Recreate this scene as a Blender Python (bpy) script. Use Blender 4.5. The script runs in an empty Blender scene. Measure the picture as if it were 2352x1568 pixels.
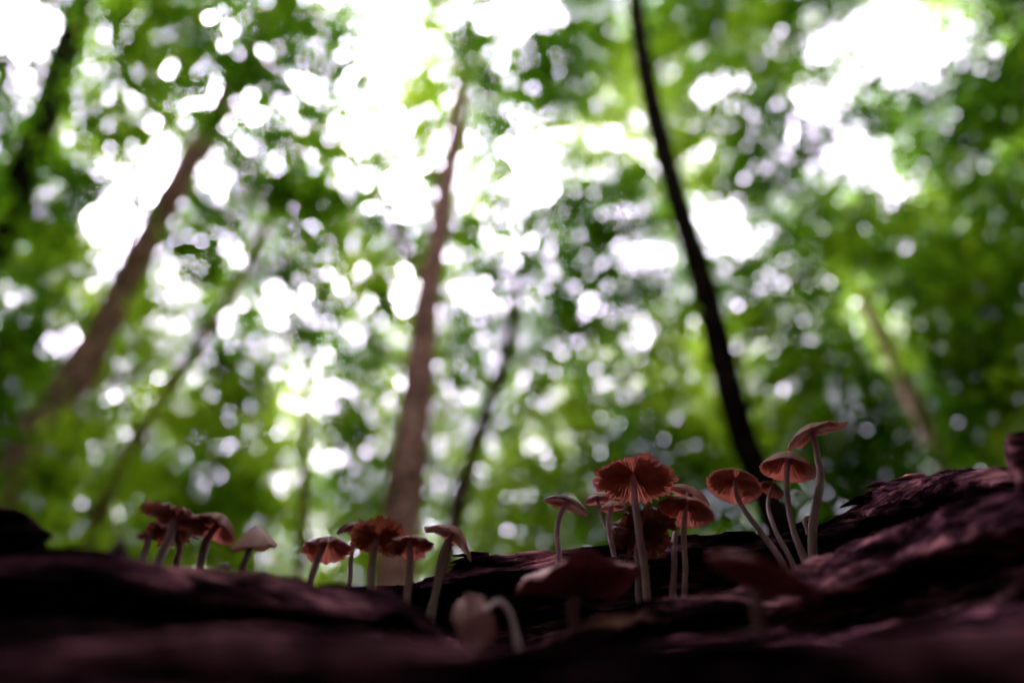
import bpy, math, random
import numpy as np
from mathutils import Vector, Matrix
from mathutils.bvhtree import BVHTree

rng = np.random.default_rng(11)
random.seed(11)
scene = bpy.context.scene
COL = scene.collection

# ------------------------------------------------------------------ camera
ZC = 0.22                      # lens height above the forest floor
PITCH = math.radians(40.8)     # looking steeply up past the log
ROLL = math.radians(1.7)
FPX, CX, CY = 1568.0, 1176.0, 784.0     # 24 mm on 36 mm, measured on a 2352 px wide view
CAM = np.array([0.0, 0.0, ZC])
fw = np.array([0, math.cos(PITCH), math.sin(PITCH)])
r0 = np.array([1.0, 0, 0]); u0 = np.array([0, -math.sin(PITCH), math.cos(PITCH)])
rt = r0 * math.cos(ROLL) + u0 * math.sin(ROLL)
up = -r0 * math.sin(ROLL) + u0 * math.cos(ROLL)
cam_d = bpy.data.cameras.new('camera'); cam = bpy.data.objects.new('camera', cam_d); COL.objects.link(cam)
M = Matrix.Identity(4)
for i in range(3):
    M[i][0] = rt[i]; M[i][1] = up[i]; M[i][2] = -fw[i]; M[i][3] = CAM[i]
cam.matrix_world = M
cam_d.lens = 24; cam_d.sensor_width = 36; cam_d.clip_start = 0.005; cam_d.clip_end = 600
cam_d.dof.use_dof = True; cam_d.dof.focus_distance = 0.187; cam_d.dof.aperture_fstop = 4.9
scene.camera = cam

# ------------------------------------------------------------------ sky, sun, exposure
SUN_EL, SUN_AZ = math.radians(58), math.radians(-25)    # behind the trees, a little to the left
w = bpy.data.worlds.new('World'); scene.world = w; w.use_nodes = True
nt = w.node_tree; nt.nodes.clear()
o = nt.nodes.new('ShaderNodeOutputWorld'); b = nt.nodes.new('ShaderNodeBackground')
s = nt.nodes.new('ShaderNodeTexSky'); s.sky_type = 'NISHITA'; s.sun_disc = False
s.sun_elevation = SUN_EL; s.sun_rotation = SUN_AZ; s.dust_density = 6; s.air_density = 1.0; s.ozone_density = 1
bw = nt.nodes.new('ShaderNodeRGBToBW'); mul = nt.nodes.new('ShaderNodeMix'); mul.data_type = 'RGBA'
tint = nt.nodes.new('ShaderNodeMix'); tint.data_type = 'RGBA'; tint.blend_type = 'MULTIPLY'
tint.inputs[0].default_value = 1; tint.inputs[7].default_value = (0.98, 0.83, 1.13, 1)
nt.links.new(s.outputs[0], bw.inputs[0])
nt.links.new(bw.outputs[0], tint.inputs[6])
mul.inputs[0].default_value = 0.92           # thin overcast: nearly colourless
nt.links.new(s.outputs[0], mul.inputs[6]); nt.links.new(tint.outputs[2], mul.inputs[7])
nt.links.new(mul.outputs[2], b.inputs[0]); nt.links.new(b.outputs[0], o.inputs[0])
b.inputs[1].default_value = 0.15
sd = bpy.data.lights.new('sun', 'SUN'); sd.energy = 1.2; sd.angle = math.radians(25); sd.color = (1, 0.95, 0.88)
so = bpy.data.objects.new('sun', sd); COL.objects.link(so)
sdir = Vector((math.sin(SUN_AZ) * math.cos(SUN_EL), math.cos(SUN_AZ) * math.cos(SUN_EL), math.sin(SUN_EL)))
so.rotation_euler = sdir.to_track_quat('Z', 'Y').to_euler(); so.location = sdir * 40
scene.view_settings.view_transform = 'Standard'; scene.view_settings.look = 'None'
scene.view_settings.gamma = 1.0; scene.view_settings.use_curve_mapping = False
scene.view_settings.exposure = 4.1
scene.render.engine = 'CYCLES'
cy = scene.cycles
cy.max_bounces = 7; cy.diffuse_bounces = 5; cy.glossy_bounces = 2; cy.transmission_bounces = 5
cy.transparent_max_bounces = 4; cy.use_adaptive_sampling = False; cy.sample_clamp_indirect = 4
cy.use_denoising = True; cy.caustics_reflective = False; cy.caustics_refractive = False

# ------------------------------------------------------------------ helpers
def ray(px, py):
    """direction through a point of the 2352 px wide view"""
    return fw + rt * ((px - CX) / FPX) + up * ((CY - py) / FPX)
def P(px, py, Y):
    """point on that ray at horizontal distance Y in front of the lens"""
    d = ray(px, py); return CAM + d * (Y / d[1])

def tag(ob, label=None, cat=None, group=None, kind=None):
    if label: ob['label'] = label
    if cat: ob['category'] = cat
    if group: ob['group'] = group
    if kind: ob['kind'] = kind
    return ob
def empty(name, loc=(0, 0, 0)):
    e = bpy.data.objects.new(name, None); COL.objects.link(e); e.location = Vector(loc)
    e.empty_display_size = 0.02; return e
def mesh_obj(name, verts, faces, mat, parent=None, smooth=True, attr=None):
    me = bpy.data.meshes.new(name)
    verts = np.asarray(verts, dtype=np.float64)
    if parent is not None: verts = verts - np.array(parent.location)
    if isinstance(faces, np.ndarray):
        nv, nf, k = len(verts), len(faces), faces.shape[1]
        me.vertices.add(nv); me.vertices.foreach_set('co', verts.astype(np.float32).ravel())
        me.loops.add(nf * k); me.loops.foreach_set('vertex_index', faces.astype(np.int32).ravel())
        me.polygons.add(nf); me.polygons.foreach_set('loop_start', np.arange(0, nf * k, k, dtype=np.int32))
        me.update(calc_edges=True)
    else:
        me.from_pydata([tuple(v) for v in verts], [], [tuple(f) for f in faces])
    if attr is not None:
        a = me.attributes.new('tone', 'FLOAT', 'FACE'); a.data.foreach_set('value', np.asarray(attr, dtype=np.float32))
    me.validate()
    if smooth: me.polygons.foreach_set('use_smooth', np.ones(len(me.polygons), dtype=bool))
    me.materials.append(mat)
    ob = bpy.data.objects.new(name, me); COL.objects.link(ob)
    if parent is not None: ob.parent = parent
    return ob

def _hash(ix, iy, iz):
    h = (ix * 374761393 + iy * 668265263 + iz * 2147483647 + 1013904223) & 0xffffffff
    h = ((h ^ (h >> 13)) * 1274126177) & 0xffffffff
    h = ((h ^ (h >> 16)) * 2246822519) & 0xffffffff
    return ((h ^ (h >> 15)) & 0xffff) / 65535.0
def vnoise(x, y, z):
    x, y, z = np.broadcast_arrays(np.asarray(x, float), np.asarray(y, float), np.asarray(z, float))
    ix, iy, iz = np.floor(x).astype(np.int64), np.floor(y).astype(np.int64), np.floor(z).astype(np.int64)
    fx, fy, fz = x - ix, y - iy, z - iz
    fx, fy, fz = [f * f * (3 - 2 * f) for f in (fx, fy, fz)]
    r = 0
    for dx in (0, 1):
        for dy in (0, 1):
            for dz in (0, 1):
                r = r + _hash(ix + dx, iy + dy, iz + dz) * (fx if dx else 1 - fx) * (fy if dy else 1 - fy) * (fz if dz else 1 - fz)
    return r * 2 - 1
def fbm(x, y, z, n=4):
    r, a, t = 0, 1.0, 0
    for k in range(n):
        r = r + a * vnoise(x * 2 ** k + 17 * k, y * 2 ** k + 31 * k, z * 2 ** k + 7 * k); t += a; a *= 0.5
    return r / t
def catmull(pts, n):
    pts = np.asarray(pts, float); m = len(pts)
    ext = np.vstack([2 * pts[0] - pts[1], pts, 2 * pts[-1] - pts[-2]])
    out = []
    for t in np.linspace(0, m - 1, n):
        i = min(int(t), m - 2); f = t - i
        p0, p1, p2, p3 = ext[i], ext[i + 1], ext[i + 2], ext[i + 3]
        out.append(0.5 * (2 * p1 + (p2 - p0) * f + (2 * p0 - 5 * p1 + 4 * p2 - p3) * f * f + (3 * p1 - p0 - 3 * p2 + p3) * f ** 3))
    return np.array(out)
def tube(path, radii, seg=10, wob=0.0, seed=0):
    path = np.asarray(path, float); n = len(path)
    T = np.gradient(path, axis=0); T /= np.linalg.norm(T, axis=1)[:, None] + 1e-12
    ref = np.array([0.0, 1.0, 0.0])
    V = []
    for i in range(n):
        a = np.cross(T[i], ref)
        if np.linalg.norm(a) < 1e-3: a = np.cross(T[i], [1, 0, 0])
        a /= np.linalg.norm(a); bb = np.cross(T[i], a)
        for k in range(seg):
            th = 2 * math.pi * k / seg
            r = radii[i]
            if wob: r *= 1 + wob * vnoise(math.cos(th) * 1.3 + seed, math.sin(th) * 1.3, i * 0.35 + seed)
            V.append(path[i] + (a * math.cos(th) + bb * math.sin(th)) * r)
    F = []
    for i in range(n - 1):
        for k in range(seg):
            k2 = (k + 1) % seg
            F.append((i * seg + k, i * seg + k2, (i + 1) * seg + k2, (i + 1) * seg + k))
    c0 = len(V); V.append(path[0]); V.append(path[-1])
    for k in range(seg):
        F.append((c0, (k + 1) % seg, k)); F.append((c0 + 1, (n - 1) * seg + k, (n - 1) * seg + (k + 1) % seg))
    return V, F

# ------------------------------------------------------------------ materials
def new_mat(name):
    m = bpy.data.materials.new(name); m.use_nodes = True; m.node_tree.nodes.clear(); return m, m.node_tree
def N(t, kind, **kw):
    n = t.nodes.new(kind)
    for k, v in kw.items(): setattr(n, k, v)
    return n
def ramp(t, src, stops):
    r = N(t, 'ShaderNodeValToRGB'); e = r.color_ramp.elements
    e[0].position, e[0].color = stops[0][0], (*stops[0][1], 1); e[1].position, e[1].color = stops[-1][0], (*stops[-1][1], 1)
    for p, c in stops[1:-1]:
        x = e.new(p); x.color = (*c, 1)
    t.links.new(src, r.inputs[0]); return r.outputs[0]
def noise_tex(t, scale, detail=5, stretch=(1, 1, 1), rough=0.6, coord='Object'):
    c = N(t, 'ShaderNodeTexCoord'); mp = N(t, 'ShaderNodeMapping'); mp.inputs['Scale'].default_value = stretch
    n = N(t, 'ShaderNodeTexNoise'); n.inputs['Scale'].default_value = scale; n.inputs['Detail'].default_value = detail
    n.inputs['Roughness'].default_value = rough
    t.links.new(c.outputs[coord], mp.inputs[0]); t.links.new(mp.outputs[0], n.inputs[0]); return n.outputs[0]
def bumped(t, src, strength, dist):
    bp = N(t, 'ShaderNodeBump'); bp.inputs['Strength'].default_value = strength; bp.inputs['Distance'].default_value = dist
    t.links.new(src, bp.inputs['Height']); return bp.outputs[0]

def wood_mat(name, stops, sc=60, stretch=(0.12, 1, 1), bump=(0.7, 0.0012), rough=0.75):
    m, t = new_mat(name)
    out = N(t, 'ShaderNodeOutputMaterial'); p = N(t, 'ShaderNodeBsdfPrincipled')
    g = noise_tex(t, sc * 4, 6, stretch); l = noise_tex(t, sc * 0.7, 4, (0.5, 1, 1))
    mx = N(t, 'ShaderNodeMath', operation='MULTIPLY_ADD'); mx.inputs[1].default_value = 0.55
    sc2 = N(t, 'ShaderNodeMath', operation='MULTIPLY'); sc2.inputs[1].default_value = 0.45
    t.links.new(l, sc2.inputs[0]); t.links.new(g, mx.inputs[0]); t.links.new(sc2.outputs[0], mx.inputs[2])
    pn = noise_tex(t, sc * 1.9, 3, (0.7, 1, 1)); mr = N(t, 'ShaderNodeMapRange'); mr.inputs[1].default_value = .36; mr.inputs[2].default_value = .66
    mr.inputs[3].default_value = .35; mr.inputs[4].default_value = 1.9; t.links.new(pn, mr.inputs[0])
    vm = N(t, 'ShaderNodeVectorMath', operation='SCALE'); t.links.new(ramp(t, mx.outputs[0], stops), vm.inputs[0]); t.links.new(mr.outputs[0], vm.inputs['Scale'])
    t.links.new(vm.outputs[0], p.inputs['Base Color'])
    p.inputs['Roughness'].default_value = rough
    p.inputs['Specular IOR Level'].default_value = 0.0
    t.links.new(bumped(t, g, *bump), p.inputs['Normal'])
    t.links.new(p.outputs[0], out.inputs[0]); return m
MAT_LOG = wood_mat('rotten_wood', [(0.42, (0.002, 0.001, 0.001)), (0.485, (0.016, 0.006, 0.010)), (0.545, (0.085, 0.030, 0.045)), (0.61, (0.34, 0.14, 0.16))])
MAT_BARK_RED = wood_mat('reddish_bark', [(0.3, (0.15, 0.06, 0.068)), (0.5, (0.42, 0.19, 0.21)), (0.7, (0.55, 0.30, 0.32))], 6, (1, 1, 0.25), (0.6, 0.02), 0.8)
MAT_BARK_SHADED = wood_mat('shade_toned_bark', [(0.3, (0.003, 0.002, 0.002)), (0.5, (0.009, 0.006, 0.006)), (0.7, (0.022, 0.014, 0.014))], 6, (1, 1, 0.25), (0.6, 0.02), 0.85)  # canopy shade put into the bark colour, hence almost black
MAT_BARK_BROWN = wood_mat('dusky_brown_bark', [(0.3, (0.03, 0.014, 0.016)), (0.5, (0.10, 0.048, 0.052)), (0.7, (0.18, 0.09, 0.095))], 6, (1, 1, 0.25), (0.6, 0.02), 0.85)
MAT_BARK_GREY = wood_mat('grey_brown_bark', [(0.3, (0.09, 0.045, 0.05)), (0.5, (0.24, 0.13, 0.135)), (0.7, (0.36, 0.22, 0.22))], 6, (1, 1, 0.25), (0.6, 0.02), 0.85)

def soft_mat(name, stops, sc, trans=0.35, stretch=(1, 1, 1), rough=0.55, bump=(0.25, 0.0003), tstops=None):
    """thin fungal flesh: diffuse + translucent + a weak gloss"""
    m, t = new_mat(name)
    out = N(t, 'ShaderNodeOutputMaterial')
    n = noise_tex(t, sc, 5, stretch)
    col = ramp(t, n, stops); tcol = ramp(t, n, tstops) if tstops else col
    p = N(t, 'ShaderNodeBsdfPrincipled'); p.inputs['Roughness'].default_value = rough
    p.inputs['Specular IOR Level'].default_value = 0.25
    tr = N(t, 'ShaderNodeBsdfTranslucent'); mix = N(t, 'ShaderNodeMixShader'); mix.inputs[0].default_value = trans
    nb = bumped(t, n, *bump)
    t.links.new(col, p.inputs['Base Color']); t.links.new(tcol, tr.inputs[0]); t.links.new(nb, p.inputs['Normal'])
    t.links.new(p.outputs[0], mix.inputs[1]); t.links.new(tr.outputs[0], mix.inputs[2]); t.links.new(mix.outputs[0], out.inputs[0])
    return m
MAT_CAP = soft_mat('cap_flesh', [(0.3, (0.17, 0.062, 0.048)), (0.55, (0.30, 0.125, 0.098)), (0.75, (0.38, 0.18, 0.145))], 220, 0.6,
                   tstops=[(0.3, (0.66, 0.30, 0.25)), (0.7, (0.82, 0.46, 0.40))])
MAT_CAP_THICK = soft_mat('thick_dark_cap_flesh', [(0.3, (0.20, 0.045, 0.045)), (0.7, (0.42, 0.12, 0.12))], 160, 0.08)
MAT_CAP_PINK = soft_mat('pale_pink_cap_flesh', [(0.3, (0.46, 0.22, 0.21)), (0.7, (0.68, 0.38, 0.37))], 180, 0.25)
MAT_CAP_DARK = soft_mat('withered_cap_flesh', [(0.3, (0.085, 0.028, 0.02)), (0.55, (0.20, 0.075, 0.052)), (0.75, (0.30, 0.13, 0.09))], 300, 0.55,
                        tstops=[(0.3, (0.42, 0.18, 0.12)), (0.7, (0.68, 0.36, 0.27))])
MAT_GILL = soft_mat('gill_flesh', [(0.3, (0.22, 0.085, 0.06)), (0.7, (0.42, 0.21, 0.155))], 400, 0.5,
                    tstops=[(0.3, (0.50, 0.27, 0.21)), (0.7, (0.70, 0.44, 0.36))])
MAT_STEM = soft_mat('stem_flesh', [(0.28, (0.16, 0.08, 0.085)), (0.42, (0.34, 0.205, 0.225)), (0.6, (0.44, 0.28, 0.31)), (0.8, (0.54, 0.36, 0.40))], 260, 0.2, (1, 1, 0.25))
MAT_STEM_BROWN = soft_mat('brown_stem_flesh', [(0.3, (0.12, 0.045, 0.045)), (0.7, (0.24, 0.10, 0.10))], 260, 0.2, (1, 1, 0.25))
MAT_STEM_WHITE = soft_mat('white_stem_flesh', [(0.28, (0.40, 0.25, 0.27)), (0.6, (0.76, 0.57, 0.62))], 260, 0.2, (1, 1, 0.25))
MAT_DEAD = soft_mat('dead_leaf_tissue', [(0.3, (0.04, 0.02, 0.02)), (0.7, (0.12, 0.06, 0.055))], 150, 0.2)

def leaf_mat(name, stops, tstops, trans=0.55):
    m, t = new_mat(name)
    out = N(t, 'ShaderNodeOutputMaterial'); a = N(t, 'ShaderNodeAttribute', attribute_name='tone')
    d = N(t, 'ShaderNodeBsdfDiffuse'); tr = N(t, 'ShaderNodeBsdfTranslucent'); mix = N(t, 'ShaderNodeMixShader')
    mix.inputs[0].default_value = trans
    t.links.new(ramp(t, a.outputs['Fac'], stops), d.inputs[0]); t.links.new(ramp(t, a.outputs['Fac'], tstops), tr.inputs[0])
    t.links.new(d.outputs[0], mix.inputs[1]); t.links.new(tr.outputs[0], mix.inputs[2]); t.links.new(mix.outputs[0], out.inputs[0])
    return m
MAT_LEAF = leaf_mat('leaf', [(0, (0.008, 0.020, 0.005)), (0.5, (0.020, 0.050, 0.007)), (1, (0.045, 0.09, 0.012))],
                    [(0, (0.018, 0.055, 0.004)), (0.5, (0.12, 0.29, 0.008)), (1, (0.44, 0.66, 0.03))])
MAT_LITTER = leaf_mat('dry_litter', [(0, (0.03, 0.017, 0.01)), (1, (0.12, 0.07, 0.04))], [(0, (0.03, 0.015, 0.01)), (1, (0.10, 0.05, 0.03))], 0.2)
MAT_GROUND = wood_mat('soil', [(0.3, (0.012, 0.008, 0.006)), (0.5, (0.03, 0.02, 0.014)), (0.7, (0.06, 0.042, 0.028))], 2, (1, 1, 1), (0.6, 0.03), 0.95)

# ------------------------------------------------------------------ ground
gx = np.concatenate([-np.geomspace(220, 1, 22), np.linspace(-0.8, 0.8, 9), np.geomspace(1, 220, 22)])
GX, GY = np.meshgrid(gx, gx, indexing='ij')
GZ = 0.10 * fbm(GX * 0.4, GY * 0.4, 0.0, 3) * np.clip((np.hypot(GX, GY) - 1.0) / 2, 0, 1)
n = len(gx); idx = np.arange(n * n).reshape(n, n)
gf = np.stack([idx[:-1, :-1], idx[1:, :-1], idx[1:, 1:], idx[:-1, 1:]], -1).reshape(-1, 4)
tag(mesh_obj('ground', np.stack([GX, GY, GZ], -1).reshape(-1, 3), gf, MAT_GROUND), 'dark forest floor under the log and trees', 'ground', kind='structure')

# ------------------------------------------------------------------ the fallen log
# cross-section curves: control points (view x, view y, horizontal distance)
crest = [(-500, 1520, .185), (0, 1450, .187), (400, 1395, .19), (700, 1362, .19), (870, 1338, .19), (950, 1329, .188), (1020, 1312, .187), (1045, 1285, .187),
         (1090, 1268, .187), (1200, 1256, .187), (1300, 1249, .187), (1400, 1245, .187), (1520, 1241, .186), (1600, 1233, .185), (1660, 1225, .184),
         (1720, 1226, .184), (1760, 1233, .184), (1800, 1216, .184), (1850, 1201, .184), (1900, 1181, .182), (1955, 1152, .18), (1985, 1122, .178),
         (2040, 1107, .175), (2100, 1093, .170), (2180, 1079, .162), (2250, 1073, .152), (2340, 1071, .14), (2500, 1066, .13), (2800, 1080, .13)]
lip = [(-500, 1560, .170), (0, 1500, .172), (400, 1440, .175), (700, 1395, .177), (870, 1368, .178), (1000, 1352, .177), (1100, 1335, .175), (1250, 1325, .174),
       (1400, 1305, .174), (1550, 1285, .173), (1700, 1268, .172), (1800, 1258, .172), (1900, 1240, .170), (2000, 1185, .165), (2100, 1165, .157), (2200, 1130, .147), (2300, 1110, .135), (2500, 1100, .122), (2800, 1110, .12)]
ridge = [(-500, 1262, .112), (0, 1257, .118), (120, 1259, .118), (250, 1264, .12), (350, 1287, .121), (500, 1306, .124), (600, 1313, .126), (700, 1327, .128), (850, 1351, .131), (910, 1362, .132),
         (960, 1392, .132), (1010, 1432, .131), (1040, 1472, .130), (1120, 1490, .128), (1250, 1470, .128), (1340, 1440, .130), (1410, 1405, .134), (1480, 1379, .138), (1600, 1368, .139),
         (1700, 1352, .139), (1760, 1322, .141), (1850, 1289, .143), (1900, 1268, .143), (2000, 1228, .139), (2100, 1190, .133), (2200, 1152, .127), (2300, 1125, .120), (2500, 1100, .112), (2800, 1110, .11)]
def shift(c, dpy, dY): return [(x, y + dpy, Y + dY) for x, y, Y in c]
def shift_f(c, f): return [(x, y + f(x)[0], Y + f(x)[1]) for x, y, Y in c]
recess = shift(lip, 50, .016)
hollow = shift_f(ridge, lambda x: (70, .024))
inner = shift(ridge, 22, .009)
shoulder = shift_f(ridge, lambda x: (75 if x < 900 else (40 if x < 1750 else 95), -.007))
under = shift_f(ridge, lambda x: (112 if x < 900 else (75 if x < 1750 else 150), .008))
lower = [(-500, 1520, .092), (0, 1505, .093), (300, 1490, .092), (550, 1470, .091), (800, 1478, .090), (950, 1500, .089), (1050, 1515, .089), (1200, 1515, .088), (1400, 1505, .088), (1700, 1490, .088), (1900, 1492, .088), (2100, 1475, .088), (2352, 1450, .088), (2800, 1430, .088)]
def lower2(): return shift(lower, 60, -.010)

xs = np.concatenate([-np.geomspace(1.25, 0.2, 50), np.arange(-0.1992, 0.1996, 0.0006), np.geomspace(0.2, 1.25, 50)])
def to_yz(c):
    p = np.array([P(*q) for q in c]); k = np.argsort(p[:, 0]); p = p[k]
    # smooth resampling in world x
    xx = np.linspace(p[0, 0], p[-1, 0], 900)
    y = np.interp(xx, p[:, 0], p[:, 1]); z = np.interp(xx, p[:, 0], p[:, 2])
    ker = np.hanning(13); ker /= ker.sum()
    ys = np.convolve(np.pad(y, 6, mode='edge'), ker, 'valid'); zs = np.convolve(np.pad(z, 6, mode='edge'), ker, 'valid')
    return np.stack([np.interp(xs, xx, ys), np.interp(xs, xx, zs)], -1)
cr, lp_, rc, ho, inn, rg, sh, un, lo, lo2 = [to_yz(c) for c in (crest, lip, recess, hollow, inner, ridge, shoulder, under, lower, lower2())]
def off(c, dy, dz): return c + np.array([dy, dz])
def setz(c, dy, z):
    q = c.copy(); q[:, 0] += dy; q[:, 1] = z; return q
rows = [setz(cr, 0.05, 0.004), setz(cr, 0.13, 0.03), setz(cr, 0.165, 0.12), off(cr, 0.135, -0.065), off(cr, 0.075, -0.025), off(cr, 0.028, -0.006), cr,
        (cr + lp_) / 2 + np.array([-.001, .0015]), lp_, rc, ho, inn, rg, sh, un, lo, lo2]
front = np.stack([np.full(len(xs), 0.072), np.full(len(xs), ZC - 0.055)], -1)
belly = np.stack([np.full(len(xs), 0.085), np.full(len(xs), ZC - 0.13)], -1)
foot = np.stack([np.full(len(xs), 0.15), np.full(len(xs), 0.004)], -1)
rows += [front, belly, foot, rows[0]]
rows = np.array(rows)                                        # (R, X, 2)
seg_n = [3, 6, 8, 10, 14, 22, 18, 18, 16, 20, 18, 16, 26, 26, 30, 26, 18, 10, 6, 4]
RR = len(rows); ext = np.concatenate([2 * rows[:1] - rows[1:2], rows, 2 * rows[-1:] - rows[-2:-1]])
prof = []
for i in range(RR - 1):
    p0, p1, p2, p3 = ext[i], ext[i + 1], ext[i + 2], ext[i + 3]
    for f in np.linspace(0, 1, seg_n[i], endpoint=False):
        c = 0.5 * (2 * p1 + (p2 - p0) * f + (2 * p0 - 5 * p1 + 4 * p2 - p3) * f * f + (3 * p1 - p0 - 3 * p2 + p3) * f ** 3)
        l = p1 * (1 - f) + p2 * f
        prof.append(0.6 * c + 0.4 * l)
prof = np.array(prof); VR = len(prof); XN = len(xs)
G = np.zeros((VR, XN, 3)); G[..., 0] = xs[None, :]; G[..., 1:] = prof
du = np.gradient(G, axis=1); dv = np.roll(G, -1, 0) - np.roll(G, 1, 0)
nr = np.cross(du, dv); nr /= np.linalg.norm(nr, axis=-1, keepdims=True) + 1e-12
# orientation: normals should point away from the log's core
core = G.mean(axis=0, keepdims=True)
sgn = np.sign((nr * (G - core)).sum(-1).mean()); nr *= sgn
X, Yy, Zz = G[..., 0], G[..., 1], G[..., 2]
warp = 0.006 * fbm(X * 22, Yy * 22, Zz * 22, 3)
grain = fbm(X * 30, (Yy + warp) * 420, (Zz + warp) * 420, 3)
ridged = 1 - 2 * np.abs(fbm(X * 14, (Yy + warp) * 150, (Zz + warp) * 150, 2))
lump = fbm(X * 45, Yy * 70, Zz * 70, 3)
big = fbm(X * 14, Yy * 20, Zz * 20, 2)
crack = np.clip((np.abs(fbm(X * 9 + 5, (Yy + warp * 1.6) * 80, (Zz + warp * 1.6) * 80, 2)) - 0.0) / 0.07, 0, 1) ** 0.7
disp = 0.00085 * grain + 0.0011 * ridged + 0.0016 * lump + 0.003 * big * 0.5 - 0.0022 * (1 - crack)
# chipped steps on the crest
step = np.round(fbm(X * 60, Yy * 60, Zz * 60, 2) * 2.5) / 2.5
disp = (disp + 0.0012 * step - 0.0016) * np.clip(Yy / 0.17, 0.45, 1.0)
G = G + nr * disp[..., None]
log = empty('fallen_log', (0, 0.22, 0.0))
idx = np.arange(VR * XN).reshape(VR, XN)
a = idx; b2 = np.roll(idx, -1, 0)
faces = np.stack([a[:, :-1], b2[:, :-1], b2[:, 1:], a[:, 1:]], -1).reshape(-1, 4)
if sgn > 0: faces = faces[:, ::-1]
verts = G.reshape(-1, 3)
tag(log, 'dark rotting log with split grain carrying a colony of brown mushrooms', 'log')
wood = mesh_obj('decayed_wood', verts, faces, MAT_LOG, log)
# broken ends: fans with a ragged, recessed heart
for e, s_ in ((0, -1), (XN - 1, 1)):
    ring = G[:, e]; c = ring.mean(0); V = [c + np.array([s_ * -0.02, 0, 0])]; F = []
    lv = [1.0, 0.75, 0.5, 0.25]
    for q in lv:
        for k in range(0, VR, 3):
            p = c + (ring[k] - c) * q + np.array([s_ * (0.02 * vnoise(ring[k][1] * 40, ring[k][2] * 40, q * 9) * (1 - q) * 2), 0, 0]); V.append(p)
    m_ = len(range(0, VR, 3))
    for j in range(len(lv) - 1):
        for k in range(m_):
            F.append((1 + j * m_ + k, 1 + j * m_ + (k + 1) % m_, 1 + (j + 1) * m_ + (k + 1) % m_, 1 + (j + 1) * m_ + k))
    for k in range(m_): F.append((0, 1 + (len(lv) - 1) * m_ + k, 1 + (len(lv) - 1) * m_ + (k + 1) % m_))
    mesh_obj('broken_end', V, F, MAT_LOG, log)
bvh = BVHTree.FromPolygons([tuple(v) for v in verts], [tuple(f) for f in faces.tolist()])
def drop(p, lift=0.004):
    """height of the log surface below p"""
    h = bvh.ray_cast(Vector(p) + Vector((0, 0, lift)), Vector((0, 0, -1)))
    return np.array(h[0]) if h[0] is not None else np.array([p[0], p[1], 0.2])

def lump_mesh(name, pts, radii, parent, mat, seg=18, n=28, seed=0, amp=0.25, tip=True):
    """a chunk of broken wood grown along a path, with splintery relief"""
    path = catmull(pts, n); rad = np.interp(np.linspace(0, 1, n), np.linspace(0, 1, len(radii)), radii)
    V, F = tube(path, rad, seg)
    V = np.array(V); c = np.repeat(path, seg, 0); c = np.vstack([c, path[:1], path[-1:]])
    d = V - c; s1 = 1 / max(radii)
    f = 1 + amp * fbm(V[:, 0] * s1 * 0.8 + seed, V[:, 1] * s1 * 2, V[:, 2] * s1 * 2, 4) + 0.5 * amp * np.round(2 * fbm(V[:, 0] * s1 * 2 + seed, V[:, 1] * s1 * 3, V[:, 2] * s1 * 3, 2)) / 2
    return mesh_obj(name, c + d * f[:, None], F, mat, parent)

# snag of broken wood rising at the left end, stub at the right end, splinters by the break
lump_mesh('wood_snag', [P(-160, 1225, .125), P(-60, 1212, .126), P(20, 1216, .127), P(75, 1230, .128), P(118, 1230, .129)], [.005, .0046, .0038, .0022, .0004], log, MAT_LOG, seed=3)
lump_mesh('wood_snag', [P(-60, 1262, .123), P(10, 1252, .124), P(60, 1250, .124), P(95, 1262, .124)], [.004, .0034, .0028, .001], log, MAT_LOG, seed=8)
lump_mesh('wood_stub', [P(2400, 1150, .118), P(2362, 1095, .118), P(2352, 1050, .118), P(2348, 1012, .118), P(2344, 1000, .118)], [.0042, .0026, .003, .0034, .0010], log, MAT_LOG, seed=5, amp=0.35)
for k, (x0, y0, x1, y1, r) in enumerate([(1110, 1282, 1032, 1293, .0011), (1120, 1276, 1040, 1276, .0009), (1075, 1300, 1028, 1303, .0008), (1160, 1290, 1060, 1285, .0012),
                                         (2060, 1116, 1972, 1140, .0012), (2030, 1112, 1985, 1118, .0009), (1985, 1148, 1930, 1165, .0010), (1860, 1204, 1795, 1222, .0009), (2120, 1095, 2045, 1104, .0009)]):
    pa, pb = P(x0, y0, .184 if x0 < 1900 else .177), P(x1, y1, .180 if x0 < 1900 else .174)
    lump_mesh('splinter', [pa, (pa * 0.6 + pb * 0.4) + np.array([0, 0, .0004]), pb], [r * 1.4, r, r * 0.15], log, MAT_LOG, seg=8, n=10, seed=20 + k, amp=0.5)

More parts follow.
